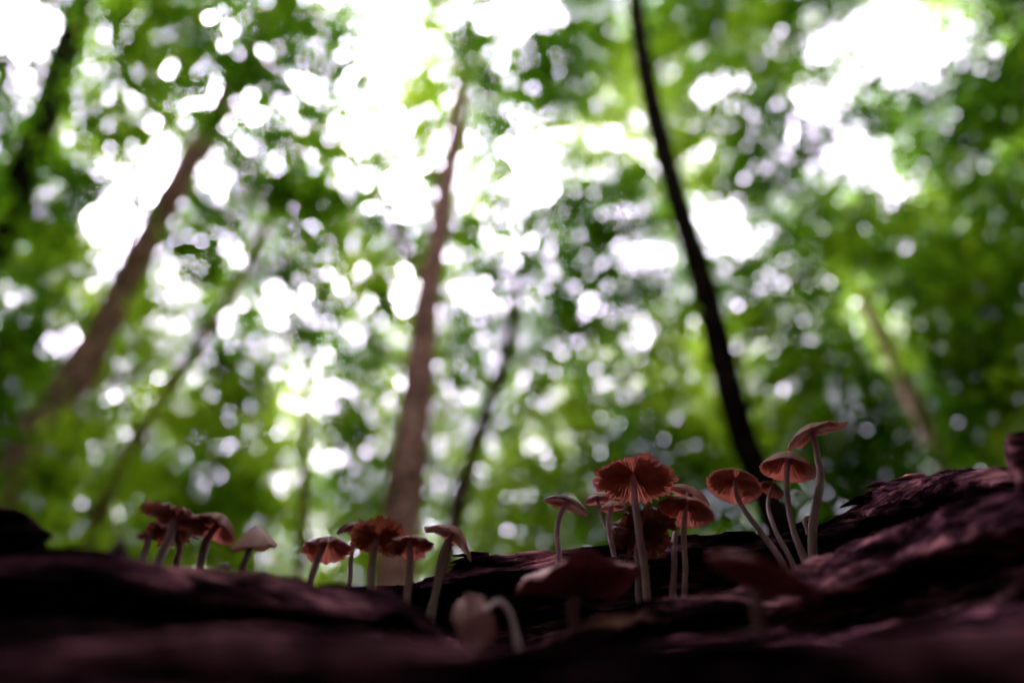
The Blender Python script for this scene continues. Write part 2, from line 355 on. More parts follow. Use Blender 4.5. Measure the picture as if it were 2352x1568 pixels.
# crumbs of wood and loose fibres lying on the log, too small to pick apart
CV, CF = [], []
for k in range(900):
    x = rng.uniform(-.17, .17); y = rng.uniform(.10, .22)
    h = bvh.ray_cast(Vector((x, y, .5)), Vector((0, 0, -1)))
    if h[0] is None: continue
    c_ = np.array(h[0]); sz = rng.uniform(.0003, .0011) * (1.6 if rng.uniform() < .1 else 1); ax_ = np.array([1, .35, .3]) if k % 3 else np.array([2.6, .3, .25])
    ro = rng.uniform(0, math.pi); b0 = len(CV)
    oc = [(1, 0, 0), (-1, 0, 0), (0, 1, 0), (0, -1, 0), (0, 0, 1), (0, 0, -1)]
    for q in oc:
        v = np.array(q) * ax_ * sz * rng.uniform(.7, 1.3); a_ = ro * .25 if k % 3 else ro
        CV.append(c_ + np.array([v[0] * math.cos(a_) - v[1] * math.sin(a_), v[0] * math.sin(a_) + v[1] * math.cos(a_), v[2] + v[0] * .3 * math.sin(ro * 5) + sz * .1]))
    for f in ((0, 2, 4), (2, 1, 4), (1, 3, 4), (3, 0, 4), (2, 0, 5), (1, 2, 5), (3, 1, 5), (0, 3, 5)): CF.append(tuple(b0 + i_ for i_ in f))
for k in range(70):
    x = rng.uniform(.05, .14); y = rng.uniform(.14, .19)
    h = bvh.ray_cast(Vector((x, y, .5)), Vector((0, 0, -1)))
    if h[0] is None: continue
    c_ = np.array(h[0]); L = rng.uniform(.003, .010); a_ = rng.uniform(0, 6.28)
    pts_ = [c_, c_ + np.array([math.cos(a_) * L * .5, math.sin(a_) * L * .3, rng.uniform(.0003, .003)]), c_ + np.array([math.cos(a_) * L, math.sin(a_) * L * .6, rng.uniform(-.001, .002)])]
    V_, F_ = tube(catmull(pts_, 7), np.linspace(.00009, .00004, 7), 4); b0 = len(CV); CV += list(V_); CF += [tuple(b0 + i_ for i_ in f) for f in F_]
cr_o = mesh_obj('wood_crumbs', CV, CF, MAT_LOG, log, smooth=False); cr_o['kind'] = 'stuff'

# ------------------------------------------------------------------ mushrooms
def cap_frame(cx, cy, W, ratio, roll, Y):
    c = P(cx, cy, Y); d = c - CAM; dist = np.linalg.norm(d); d = d / dist
    ax = float(np.dot(c - CAM, fw)); R = W / 2 / FPX * ax
    ri = rt - d * np.dot(rt, d); ri /= np.linalg.norm(ri); ui = np.cross(ri, d)
    a = math.radians(roll); u2 = -ri * math.sin(a) + ui * math.cos(a); rr = ri * math.cos(a) + ui * math.sin(a)
    nz = d * ratio + u2 * math.sqrt(1 - ratio * ratio); nx = rr; ny = np.cross(nz, nx)
    return c, R, nx, ny, nz

def make_mushroom(label, stem, cap, mat_cap=None, mat_stem=None, sr=(0.0010, 0.0008), base=True):
    mat_cap = mat_cap or MAT_CAP; mat_stem = mat_stem or MAT_STEM
    o_ = dict(dome=0.4, p=2.0, wav=0.03, rag=0.03, droop=[], curl=0.0, pleat=0.0, tears=[], gills=34, gd=0.13, seed=0, thick=0.10, frill=0.0)
    o_.update(cap); cx, cy, W, ratio, roll, Y = cap['at']; sd_ = o_['seed']
    c, R, nx, ny, nz = cap_frame(cx, cy, W, ratio, roll, Y)
    H = o_['dome'] * R
    sr_ = random.Random(int(sd_ * 97 + 5)); splits = [(sr_.uniform(0, 360), sr_.uniform(.8, 3.2), sr_.uniform(.3, 1.5) * o_['rag']) for _ in range(int(60 * o_['rag']) + 2)]
    def edge(th):
        e = 1 + 0.05 * vnoise(np.cos(th) * 1.6 + sd_ * 3.1, np.sin(th) * 1.6, sd_) 
        e = e + o_['rag'] * (vnoise(np.cos(th) * 9 + sd_, np.sin(th) * 9, sd_ + 5) * 0.6 + vnoise(np.cos(th) * 22, np.sin(th) * 22 + sd_, sd_) * 0.5)
        for t0, wd, dp in list(o_['tears']) + splits:
            dth = (th - math.radians(t0) + math.pi) % (2 * math.pi) - math.pi
            e = e - dp * np.exp(-(dth / math.radians(wd)) ** 2) * (1 + 0.3 * vnoise(th * 9, sd_, 0.5))
        return e
    def surf(th, q):
        e = edge(th)
        rad = R * q * (1 + (e - 1) * q ** 1.5)
        z = H * (1 - np.abs(q) ** o_['p']) + o_['curl'] * R * q ** 6
        for am, k, ph in o_['droop']:
            z = z + am * R * q ** 2.2 * np.cos(k * (th - math.radians(ph)))
        z = z + o_['wav'] * R * q ** 3 * (2.6 * vnoise(np.cos(th) * 2.2 + sd_ * 7, np.sin(th) * 2.2, sd_) + 1.4 * vnoise(np.cos(th) * 5 + sd_, np.sin(th) * 5, sd_ * 2))
        z = z + 0.04 * R * fbm(rad * np.cos(th) / R * 2 + sd_, rad * np.sin(th) / R * 2, sd_ * 1.3, 2)
        if o_['pleat']: z = z + o_['pleat'] * R * q ** 2 * np.cos(30 * th + 9 * vnoise(np.cos(th) * 3, np.sin(th) * 3, sd_)) * (.6 + .9 * vnoise(np.cos(th) * 4 + 3, np.sin(th) * 4, sd_))
        if o_['frill']:
            z = z + o_['frill'] * R * q ** 2 * fbm(np.cos(th) * 7 * q + sd_, np.sin(th) * 7 * q, sd_, 3) 
            rad = rad * (1 + o_['frill'] * 0.4 * fbm(np.cos(th) * 10 + sd_, np.sin(th) * 10, q * 5, 2))
        return rad * np.cos(th), rad * np.sin(th), z
    def world(x, y, z):
        return c + x[..., None] * nx + y[..., None] * ny + z[..., None] * nz
    NT, NR = 216, 15
    th = np.linspace(0, 2 * math.pi, NT, endpoint=False)[None, :]; q = (np.linspace(0, 1, NR) ** 0.85)[:, None]
    q[0] = 0.004
    x, y, z = surf(th + 0 * q, q + 0 * th)
    thick = R * (o_['thick'] * (1 - q) ** 0.8 + 0.018)
    top = world(x, y, z); bot = world(x * 0.992, y * 0.992, z - thick)
    V = np.concatenate([top.reshape(-1, 3), bot.reshape(-1, 3)]); F = []
    def id_(i, k, s_): return s_ * NR * NT + i * NT + k % NT
    for i in range(NR - 1):
        for k in range(NT):
            F.append((id_(i, k, 0), id_(i + 1, k, 0), id_(i + 1, k + 1, 0), id_(i, k + 1, 0)))
            F.append((id_(i, k, 1), id_(i, k + 1, 1), id_(i + 1, k + 1, 1), id_(i + 1, k, 1)))
    for k in range(NT): F.append((id_(NR - 1, k, 0), id_(NR - 1, k, 1), id_(NR - 1, k + 1, 1), id_(NR - 1, k + 1, 0)))
    F.append([id_(0, k, 0) for k in range(NT)]); F.append([id_(0, k, 1) for k in range(NT)][::-1])
    # stem: the given points, then down to the wood
    apex = world(np.zeros(1), np.zeros(1), np.array([H - R * o_['thick'] * 0.6]))[0]
    pts = [P(*s_) for s_ in stem]
    if base:
        g = drop(pts[0]); 
        if pts[0][2] - g[2] > 0.0004: pts = [g + np.array([0, 0, -0.0012])] + pts
        else: pts[0] = g + np.array([0, 0, -0.0012])
    root = empty('mushroom', pts[0])
    tag(root, label, 'mushroom', 'mushrooms growing on the log')
    pts = pts + [apex]
    path = catmull(pts, 30); rad = np.interp(np.linspace(0, 1, 30), [0, 0.12, 0.6, 0.93, 1], [sr[0] * 1.7, sr[0], (sr[0] + sr[1]) / 2, sr[1], sr[1] * 1.5])
    Vs, Fs = tube(path, rad * .88, 12, 0.16, sd_)
    mesh_obj('stem', Vs, Fs, mat_stem, root)
    cp = mesh_obj('cap', V, F, mat_cap, root)
    # gills: thin blades hanging below the cap, every second one short
    ng = o_['gills']; GV, GF = [], []
    qs = np.linspace(0, 1, 8)
    for g in range(ng * 2):
        t0 = 2 * math.pi * (g + 0.25 * vnoise(g * 1.7, sd_, 0)) / (ng * 2)
        qa = 0.10 if g % 2 == 0 else 0.55
        qq = qa + (0.985 - qa) * qs
        tt = np.full_like(qq, t0)
        x, y, z = surf(tt, qq); tk = R * (o_['thick'] * (1 - qq) ** 0.8 + 0.018)
        za = z - tk * 0.8; dep = o_['gd'] * R * np.clip(np.minimum((qq - qa) / 0.12 + 0.3, (1.02 - qq) / 0.35), 0, 1)
        A = world(x * 0.985, y * 0.985, za); B = world(x * 0.985, y * 0.985, za - tk * 0.2 - dep)
        b0 = len(GV); GV += list(A) + list(B); m_ = len(qq)
        for j in range(m_ - 1): GF.append((b0 + j, b0 + j + 1, b0 + m_ + j + 1, b0 + m_ + j))
    GV = np.array(GV) - np.array(root.location)
    gl = mesh_obj('gills', GV, GF, MAT_GILL if mat_cap not in (MAT_CAP_DARK, MAT_CAP_THICK) else mat_cap, None, smooth=False); gl.parent = cp; gl['kind'] = 'stuff'
    return root

MU = make_mushroom
# --- right-hand group
MU('largest mushroom, broad orange-brown cap with frayed rim above a dark shaggy cap', [(1487, 1372, .160), (1480, 1300, .160), (1468, 1225, .160), (1458, 1140, .160)],
   dict(at=(1456, 1106, 190, .60, 4, .160), dome=.30, p=2.6, wav=.035, rag=.14, pleat=.02, tears=[(150, 22, .10), (118, 14, .12), (190, 16, .06)], curl=.05, gills=42, seed=1, thick=.08), sr=(.00115, .0009))
MU('withered shaggy dark cap hanging beneath the largest mushroom', [(1466, 1372, .168), (1464, 1300, .168), (1462, 1262, .169)],
   dict(at=(1474, 1226, 138, .74, -6, .169), dome=.35, wav=.10, rag=.22, frill=.55, gills=60, gd=.20, seed=2), MAT_CAP_DARK, sr=(.0008, .0007))
MU('smooth rounded cap leaning out behind the largest mushroom on its side towards the black trunk', [(1546, 1372, .168), (1548, 1300, .168), (1552, 1220, .172)],
   dict(at=(1582, 1140, 104, .16, -26, .178), dome=.42, p=2.6, wav=.02, rag=.02, seed=3), sr=(.0010, .0008))
MU('brown umbrella cap with even gill fringe beside the dark shaggy cap', [(1573, 1372, .163), (1574, 1300, .163), (1571, 1210, .164)],
   dict(at=(1574, 1178, 130, .50, -11, .164), dome=.50, p=2.2, wav=.02, rag=.03, gills=40, seed=4), sr=(.00085, .0007))
MU('mushroom with slanting stem and round cap in front of the black trunk', [(1800, 1298, .158), (1745, 1218, .160), (1697, 1150, .162)],
   dict(at=(1687, 1117, 126, .62, -9, .163), dome=.42, p=2.4, wav=.015, rag=.05, tears=[(150, 20, .05)], gills=38, seed=5), sr=(.0009, .0007))
MU('small dark cap half hidden behind the bell-shaped cap', [(1822, 1296, .166), (1783, 1222, .168), (1764, 1160, .171)],
   dict(at=(1771, 1124, 58, .55, -28, .172), dome=.50, wav=.05, rag=.10, gd=.16, gills=30, seed=6), MAT_CAP_DARK, sr=(.00075, .0006))
MU('bell-shaped mushroom with glowing gills under the folded topmost cap', [(1850, 1290, .162), (1822, 1215, .163), (1808, 1130, .164)],
   dict(at=(1808, 1080, 124, .44, -6, .165), dome=.72, p=1.7, wav=.012, rag=.04, gills=38, seed=7), sr=(.0010, .0008))
MU('tallest mushroom with curved stem and saddle-folded cap', [(1868, 1280, .166), (1868, 1200, .166), (1884, 1105, .167), (1878, 1050, .168)],
   dict(at=(1872, 1000, 142, .16, 17, .169), dome=.36, p=2.0, droop=[(-.10, 2, 0), (-.16, 1, 180)], wav=.03, rag=.09, gills=44, gd=.14, tears=[(205, 16, .12)], seed=8), sr=(.0014, .0009))
MU('mushroom with pale stem and dark cap sloping down, in front of the split wood', [(1285, 1284, .180), (1280, 1235, .178), (1284, 1190, .174)],
   dict(at=(1299, 1163, 108, .22, -20, .173), dome=.36, p=2.8, droop=[(.08, 2, 90)], wav=.03, rag=.06, seed=9), MAT_CAP_DARK, MAT_STEM_WHITE, sr=(.0009, .0008))
MU('thin dark cap peeking out behind the pale-stemmed mushrooms', [(1412, 1270, .185), (1400, 1230, .185), (1383, 1185, .186)],
   dict(at=(1373, 1149, 70, .22, 12, .187), dome=.45, wav=.03, rag=.06, seed=10), sr=(.0007, .0006))
MU('small rounded pink-brown cap on a white stem touching the largest cap', [(1412, 1280, .180), (1408, 1262, .180), (1398, 1205, .177)],
   dict(at=(1409, 1168, 64, .20, 6, .176), dome=.55, wav=.03, rag=.04, tears=[(20, 30, .15)], seed=11), None, MAT_STEM_WHITE, sr=(.0009, .0008))
# --- middle group
MU('wide frilled fan cap standing alone at the end of the middle row', [(712, 1340, .160), (724, 1300, .161), (738, 1260, .162)],
   dict(at=(751, 1267, 118, .46, -3, .163), dome=.58, p=1.7, wav=.05, rag=.14, pleat=.03, tears=[(65, 12, .10)], gills=34, seed=12), sr=(.0010, .0008))
MU('small curled cap with black rim behind the fluted cap', [(803, 1345, .174), (805, 1290, .174), (812, 1240, .175)],
   dict(at=(806, 1214, 62, .20, 8, .175), dome=.50, wav=.06, rag=.12, gd=.2, droop=[(-.15, 1, 180)], seed=13), MAT_CAP_DARK, sr=(.0007, .0006))
MU('mushroom with fluted upturned rim and dark ribbed underside', [(852, 1365, .158), (854, 1310, .159), (860, 1260, .160)],
   dict(at=(866, 1239, 126, .62, -6, .161), dome=.22, p=2.2, wav=.05, rag=.12, frill=.22, curl=.12, pleat=.045, gills=34, gd=.14, seed=14), MAT_CAP_DARK, sr=(.0011, .0009))
MU('mushroom with frayed pale tuft at the rim of its shallow cap', [(934, 1392, .156), (938, 1330, .157), (942, 1280, .158)],
   dict(at=(941, 1258, 106, .50, 2, .159), dome=.46, p=1.9, wav=.05, rag=.16, pleat=.035, gills=34, gd=.12, seed=15), sr=(.0010, .0008))
MU('mushroom with smooth saddle cap drooping a long flap towards the split wood', [(990, 1412, .156), (1004, 1345, .157), (1020, 1270, .158)],
   dict(at=(1032, 1240, 128, .17, -26, .159), dome=.50, p=1.8, droop=[(-.18, 2, 0), (.10, 1, 180)], wav=.03, rag=.06, gills=44, seed=16), sr=(.0012, .0009))
# --- left-hand group
MU('torn flat cap with ragged tip raised high on a pale stem', [(352, 1325, .146), (366, 1286, .147), (390, 1230, .148)],
   dict(at=(402, 1188, 146, .34, -13, .149), dome=.18, p=2.2, wav=.06, rag=.16, frill=.22, droop=[(.10, 1, 180)], tears=[(125, 14, .25), (215, 12, .15), (60, 16, .2)], gills=40, gd=.12, seed=17), MAT_CAP_DARK, sr=(.0011, .0010))
MU('hooded brown cap with fringed hem joined to the torn flat cap', [(455, 1340, .150), (462, 1290, .151), (478, 1235, .152)],
   dict(at=(492, 1216, 108, .34, -34, .153), dome=.72, p=1.8, wav=.03, rag=.08, gills=44, gd=.14, seed=18), None, MAT_STEM_BROWN, sr=(.0011, .0009))
MU('tattered dark cap low beneath the torn flat cap', [(398, 1320, .160), (406, 1288, .160), (412, 1260, .161)],
   dict(at=(398, 1224, 108, .42, -6, .161), dome=.25, wav=.09, rag=.22, frill=.35, tears=[(80, 16, .2)], gills=36, gd=.14, seed=19), MAT_CAP_DARK, MAT_STEM_BROWN, sr=(.0009, .0008))
MU('little ragged cap with pale stem at the outer edge of the tattered group', [(316, 1320, .158), (328, 1283, .158), (338, 1252, .159)],
   dict(at=(344, 1230, 50, .22, 8, .159), dome=.25, wav=.08, rag=.2, frill=.2, gills=24, droop=[(.1, 1, 180)], seed=20), MAT_CAP_DARK, sr=(.0009, .0008))
MU('smooth pale conical cap on a thin brown stem next to the hooded cap', [(548, 1340, .150), (556, 1304, .151), (568, 1275, .152)],
   dict(at=(584, 1258, 100, .07, -2, .153), dome=.98, p=1.45, droop=[(-.12, 1, 180)], wav=.03, rag=.03, seed=21), MAT_CAP_PINK, MAT_STEM_BROWN, sr=(.0009, .0007))
# --- foreground
MU('big wavy dark-red cap low in front of the split wood', [(1322, 1480, .134), (1318, 1430, .134), (1316, 1390, .135)],
   dict(at=(1330, 1326, 288, .16, 1, .136), dome=.20, p=2.6, droop=[(.15, 2, 300), (.09, 3, 250), (.03, 1, 0)], wav=.04, rag=.03, thick=.55, gills=70, gd=.04, seed=22), MAT_CAP_THICK, MAT_STEM_BROWN, sr=(.0011, .0018))
MU('blurred tilted cap beside the slanting stem, on a funnel-shaped foot', [(1752, 1500, .098), (1748, 1440, .099), (1738, 1385, .100)],
   dict(at=(1752, 1316, 262, .14, -19, .101), dome=.14, p=2.4, droop=[(-.05, 2, 0)], wav=.02, rag=.03, thick=.50, gills=60, gd=.04, seed=23), MAT_CAP_THICK, MAT_STEM_BROWN, sr=(.0007, .0012))
MU('toppled pale pink cap hanging upside down from a white arched stem', [(1194, 1482, .127), (1178, 1425, .127), (1160, 1392, .1265), (1142, 1381, .126), (1124, 1393, .1255)],
   dict(at=(1086, 1434, 132, -.70, 100, .1215), dome=.40, p=1.5, droop=[(.16, 3, 65), (.08, 2, 20)], wav=.07, rag=.08, tears=[(200, 20, .12)], seed=24), MAT_CAP_PINK, MAT_STEM_WHITE, sr=(.00062, .00055))

# small sprouts without caps yet: bent pins
def sprout(label, pts, r, mat):
    q = [P(*p) for p in pts]; g = drop(q[0]); q[0] = g + np.array([0, 0, -.001])
    path = catmull(q, 20); V, F = tube(path, np.interp(np.linspace(0, 1, 20), [0, .7, .9, 1], [r, r, r * 1.5, r * 0.7]), 10)
    ob = mesh_obj('mushroom_sprout', V, F, mat); tag(ob, label, 'mushroom', 'young sprouts on the log'); return ob
sprout('tiny pale bent sprout between the hooded cap and the conical cap', [(494, 1325, .146), (503, 1306, .146), (512, 1299, .146), (526, 1300, .146)], .0005, MAT_STEM)
sprout('tiny hooked grey sprout at the foot of the tallest mushroom', [(1856, 1240, .175), (1854, 1215, .175), (1848, 1198, .175), (1852, 1189, .175), (1860, 1192, .175)], .0006, MAT_STEM)

# withered leaf scrap sticking up from the ridge
lv = [P(248, 1285, .121), P(262, 1262, .121), P(278, 1236, .121), P(284, 1262, .1215), P(300, 1290, .122), P(272, 1300, .120)]
ctr = P(274, 1268, .1185); Vl = []; Fl = []
pa = [P(240, 1275, .1225), P(258, 1258, .122), P(272, 1250, .1215), P(276, 1236, .1215)]
pb = [P(306, 1298, .121), P(296, 1274, .121), P(286, 1254, .121), P(278, 1235, .1215)]
A_ = catmull(pa, 14); B_ = catmull(pb, 14); NW = 9
for sgn_ in (0, 1):
    for i in range(14):
        for j in range(NW):
            t = j / (NW - 1); p = A_[i] * (1 - t) + B_[i] * t
            p = p + np.array([0, -0.0014 * math.sin(math.pi * t) + sgn_ * 0.0003 + 0.0003 * vnoise(i * .6, j * .8, 2), 0]); Vl.append(p)
for i in range(13):
    for j in range(NW - 1):
        q = i * NW + j; Fl.append((q, q + 1, q + NW + 1, q + NW)); q += 14 * NW; Fl.append((q, q + NW, q + NW + 1, q + 1))
for i in range(13):
    for j in (0, NW - 1):
        q = i * NW + j; Fl.append((q, q + NW, q + NW + 14 * NW, q + 14 * NW))
tag(mesh_obj('dead_leaf', Vl, Fl, MAT_DEAD), 'curled dark withered leaf scrap poking up from the log beside the tattered mushrooms', 'leaf')

# ------------------------------------------------------------------ forest: foliage density read from the photograph
GAPS = [(30, 50, 165, 140, 1), (90, 210, 70, 60, .9), (880, 60, 70, 115, 1), (800, 0, 90, 35, .9), (885, 190, 45, 70, 1), (860, 310, 78, 55, 1), (930, 430, 70, 72, 1),
        (1190, 30, 110, 70, 1), (1375, 10, 60, 30, .9), (1220, 390, 85, 110, 1), (1400, 310, 60, 50, .9), (350, 410, 85, 100, 1), (270, 540, 100, 115, 1),
        (500, 235, 75, 55, .95), (510, 420, 50, 40, .9), (160, 290, 90, 40, .6), (2090, 90, 230, 150, 1), (1890, 115, 105, 60, 1), (1960, 360, 120, 85, 1), (2060, 440, 85, 75, 1),
        (1640, 210, 65, 55, .95), (2250, 355, 75, 50, .95), (1870, 250, 110, 80, .95), (140, 790, 85, 60, 1), (245, 880, 50, 60, .9), (20, 700, 45, 65, .9), (640, 705, 75, 60, 1),
        (930, 680, 45, 75, .95), (1090, 680, 70, 70, .8), (1380, 710, 55, 45, .9), (740, 910, 45, 55, .95), (770, 1060, 65, 45, 1), (580, 850, 40, 40, .9), (640, 1090, 40, 30, .9),
        (295, 980, 45, 42, 1), (400, 1000, 42, 38, .95), (560, 1010, 55, 40, .8), (1480, 770, 50, 50, .9), (1390, 890, 45, 30, .9), (1490, 590, 80, 60, .95), (1660, 500, 95, 80, .95),
        (420, 690, 45, 90, .8), (700, 370, 50, 35, .6), (580, 290, 50, 40, .7), (740, 1260, 60, 60, 1), (1280, 570, 40, 30, .7), (1730, 410, 50, 40, .6), (1000, 1020, 60, 40, .5), (1690, 560, 80, 60, .85), (1860, 620, 60, 40, .85), (1760, 780, 50, 40, .75), (2180, 820, 50, 30, .75), (1990, 1125, 30, 30, .9), (1180, 1150, 50, 40, .8), (1560, 1000, 40, 35, .8), (1400, 1030, 30, 30, .6), (60, 470, 60, 70, .6), (200, 640, 80, 40, .6), (820, 760, 50, 40, .7), (1010, 900, 50, 40, .7)]
DENSE = [(660, 480, 130, 110, 1), (800, 570, 80, 60, .8), (470, 640, 60, 60, .5), (1330, 560, 70, 60, .8), (980, 240, 60, 60, .5), (1100, 240, 80, 60, .6), (1080, 520, 60, 60, .5), (1370, 140, 150, 120, 1), (1640, 40, 140, 60, 1), (680, 60, 110, 100, .7), (2300, 220, 80, 100, .8), (2240, 600, 150, 110, .8), (2270, 820, 150, 150, .7), (1950, 560, 80, 50, .9), (1850, 1020, 220, 140, .6),
         (80, 1000, 140, 130, .8), (130, 300, 60, 80, .5), (330, 60, 100, 100, .7), (680, 300, 60, 60, .6), (1380, 470, 70, 60, .6), (1550, 1000, 150, 120, .7), (1000, 780, 60, 60, .4), (1300, 1120, 200, 80, .6), (420, 1130, 260, 90, .7), (130, 560, 70, 80, .5), (850, 800, 60, 90, .4)]
def density(px, py):
    base = np.clip(0.62 + 0.00018 * (py - 200), 0.56, 0.78)
    for x, y, rx, ry, a_ in DENSE: base = base + a_ * 0.42 * np.exp(-((px - x) / rx) ** 2 - ((py - y) / ry) ** 2)
    for x, y, rx, ry, a_ in GAPS: base = base * (1 - a_ * np.exp(-(((px - x) / max(15, rx * .96 - 10)) ** 2 + ((py - y) / max(15, ry * .96 - 10)) ** 2) ** 1.5))
    return np.clip(base, 0, 1)

# ---- trees with trunks that show
def trunk_path(pts, top_h):
    q = np.array([P(*p) for p in pts])
    d0 = q[0] - q[1]; foot = q[0] + d0 * (q[0][2] / max(1e-3, -d0[2])) * 1.0
    foot = np.array([q[0][0] + (foot[0] - q[0][0]) * 0.6, q[0][1] + 0.0, -0.08])
    out = [foot] + list(q)
    d1 = q[-1] - q[-2]; d1 /= np.linalg.norm(d1)
    if q[-1][2] < top_h:
        d1 = d1 * 0.6 + np.array([0, 0, 0.6]); out.append(q[-1] + d1 * (top_h - q[-1][2]) / d1[2])
    return np.array(out)
trees = []
def make_tree(label, pts, w0, w1, mat, top_h, name='forest_tree', group='trees of the surrounding forest'):
    path = trunk_path(pts, top_h)
    ax0 = np.dot(P(*pts[0]) - CAM, fw); ax1 = np.dot(P(*pts[-1]) - CAM, fw)
    r0_ = w0 / 2 / FPX * ax0; r1_ = w1 / 2 / FPX * ax1
    root = empty(name, path[0]); tag(root, label, 'tree', group)
    n = 34; pp = catmull(path, n)
    zz = pp[:, 2]; z0, z1 = P(*pts[0])[2], P(*pts[-1])[2]
    rad = np.interp(zz, [-.1, 0.5, z0, z1, top_h + .1], [r0_ * 1.7, r0_ * 1.25, r0_, r1_, max(0.012, r1_ * 0.35)])
    V, F = tube(pp, rad, 16, 0.16, len(trees) * 3.3)
    mesh_obj('trunk', V, F, mat, root)
    trees.append(dict(root=root, path=pp, mat=mat, clumps=[], xy=pp[:, :2].mean(0), rad=rad)); return root
make_tree('leaning reddish trunk, thickest of the slanting trees by the log snag', [(40, 1060, 5.0), (215, 790, 5.0), (330, 570, 5.0), (460, 330, 5.05)], 92, 48, MAT_BARK_RED, 15)
make_tree('slender grey-brown slanting tree between the thick leaning trunk and the torn mushrooms', [(195, 1245, 7), (290, 1050, 7), (410, 860, 7.1), (570, 600, 7.2)], 42, 24, MAT_BARK_GREY, 14)
make_tree('straight reddish-brown trunk rising behind the middle mushrooms', [(912, 1300, 5.2), (945, 1000, 5.2), (990, 650, 5.2), (1045, 320, 5.2), (1062, 180, 5.2)], 94, 28, MAT_BARK_RED, 15)
make_tree('thin dark stem growing next to the straight reddish-brown trunk', [(1040, 1215, 6.5), (1090, 1030, 6.5), (1150, 850, 6.5), (1185, 700, 6.5)], 40, 26, MAT_BARK_BROWN, 11)
make_tree('black curving trunk rising bare behind the slanting mushroom', [(1790, 1215, 4.3), (1690, 950, 4.3), (1610, 640, 4.35), (1520, 340, 4.4), (1470, 100, 4.4), (1452, -60, 4.4)], 76, 38, MAT_BARK_SHADED, 13)
make_tree('shadowy dark trunk behind leaves above the thick leaning trunk', [(-70, 680, 5), (30, 470, 5), (130, 190, 5), (190, 0, 5)], 74, 48, MAT_BARK_SHADED, 13)
make_tree('grey-brown tree fading into leaves above the right end of the log', [(2175, 1075, 8), (2090, 900, 8), (2000, 720, 8)], 46, 28, MAT_BARK_GREY, 12)
make_tree('spindly grey stem behind the fan-shaped mushroom', [(694, 1235, 8.5), (699, 1000, 8.5), (712, 820, 8.5)], 26, 16, MAT_BARK_GREY, 11)
far_lab = 'thin distant tree mostly veiled by leaves'
for px, py, Y, wh in [(420, 1150, 11, 'above the torn flat mushroom'), (1330, 1180, 12, 'above the pale-stemmed mushroom'), (1560, 1180, 10.5, 'above the largest mushroom'), (2320, 1000, 10, 'above the wood stub of the log'),
                      (560, 1180, 14, 'above the conical mushroom'), (1180, 1200, 15, 'above the splintered break in the log'), (1960, 1120, 13, 'above the tallest mushroom'), (60, 1190, 12, 'above the broken snag of the log')]:
    x2 = 1230 + (px - 1230) * 0.80
    make_tree(far_lab + ' ' + wh, [(px, py, Y), (x2, py - 430, Y)], 17, 11, MAT_BARK_GREY, 13, group='thin trees deep in the wood')
# trees that stand outside the photograph's frame: the wood goes on all round
NVIS = len(trees)
for k in range(14):
    a_ = math.radians(82 + 196 * k / 13 + rng.uniform(-6, 6)); D = rng.uniform(3.2, 9)
    x, y = D * math.sin(a_), D * math.cos(a_)
    root = empty('forest_tree', (x, y, 0)); tag(root, 'trunk of the wood standing beside or behind the viewpoint', 'tree', 'trees around the viewpoint')
    top = rng.uniform(10, 14); lx, ly = rng.uniform(-.6, .6, 2)
    pp = catmull([(x, y, -.08), (x + lx * .3, y + ly * .2, top * .35), (x + lx, y + ly, top * .7), (x + lx * 1.2, y + ly * 1.4, top)], 24)
    rad = np.linspace(rng.uniform(.10, .19), .02, 24); V, F = tube(pp, rad, 12, .15, k * 1.7)
    mt = [MAT_BARK_GREY, MAT_BARK_RED, MAT_BARK_SHADED][k % 3]
    mesh_obj('trunk', V, F, mt, root); trees.append(dict(root=root, path=pp, mat=mt, clumps=[], xy=pp[:, :2].mean(0), rad=rad))
sap = []
SW = ['past the outer end of the log snag', 'behind the log snag', 'behind the withered leaf scrap and torn cap', 'behind the hooded and conical caps', 'behind the fan-shaped cap', 'behind the drooping saddle cap',
      'behind the pale-stemmed dark cap', 'behind the largest mushroom', 'behind the tallest mushroom', 'behind the rising crest of the log', 'behind the wood stub', 'past the wood stub']
for k, (px, Y) in enumerate([(-60, 4.2), (130, 5.0), (330, 6.2), (520, 5.0), (700, 6.8), (1120, 6.4), (1300, 5.0), (1500, 6.0), (1900, 5.6), (2060, 4.6), (2260, 5.2), (2450, 4.4)]):
    p = P(px, 1300, Y); root = empty('sapling', (p[0], p[1], 0)); tag(root, 'leafy green understorey sapling ' + SW[k], 'sapling', 'understorey saplings')
    sap.append(dict(root=root, xy=p[:2], clumps=[], mat=MAT_BARK_GREY))

# ---- foliage clumps
def project(p):
    d = p - CAM; z = d @ fw
    return CX + FPX * (d @ rt) / z, CY - FPX * (d @ up) / z, z
far_clumps = []
def assign(p, r, n, tone, big=1.0):
    D = math.hypot(p[0], p[1])
    if D > 15.5: far_clumps.append((p, r, n, tone, big)); return
    if p[2] < 3.4 and p[1] > 0 and abs(p[0]) < 6:
        j = min(sap, key=lambda s_: (s_['xy'][0] - p[0]) ** 2 + (s_['xy'][1] - p[1]) ** 2)
        if math.hypot(j['xy'][0] - p[0], j['xy'][1] - p[1]) < 2.6: j['clumps'].append((p, r, n, tone, big)); return
    j = min(trees, key=lambda s_: (s_['xy'][0] - p[0]) ** 2 + (s_['xy'][1] - p[1]) ** 2)
    j['clumps'].append((p, r, n, tone, big))
OD_T = 5.6
TRK = []
for t in trees[:8]:
    q = [project(p_) for p_ in t['path'] if (p_ - CAM) @ fw > .5]
    TRK.append((np.array([a_[0] for a_ in q]), -np.array([a_[1] for a_ in q]), float(np.hypot(*t['xy'])), (290, 480, 190, 640, -400, -400, 660, 780)[len(TRK)]))
BIN = 44; ODG = np.zeros((40, 64)); LEAF = .10
oy, ox = np.mgrid[0:40, 0:64]
NTRY = 60000
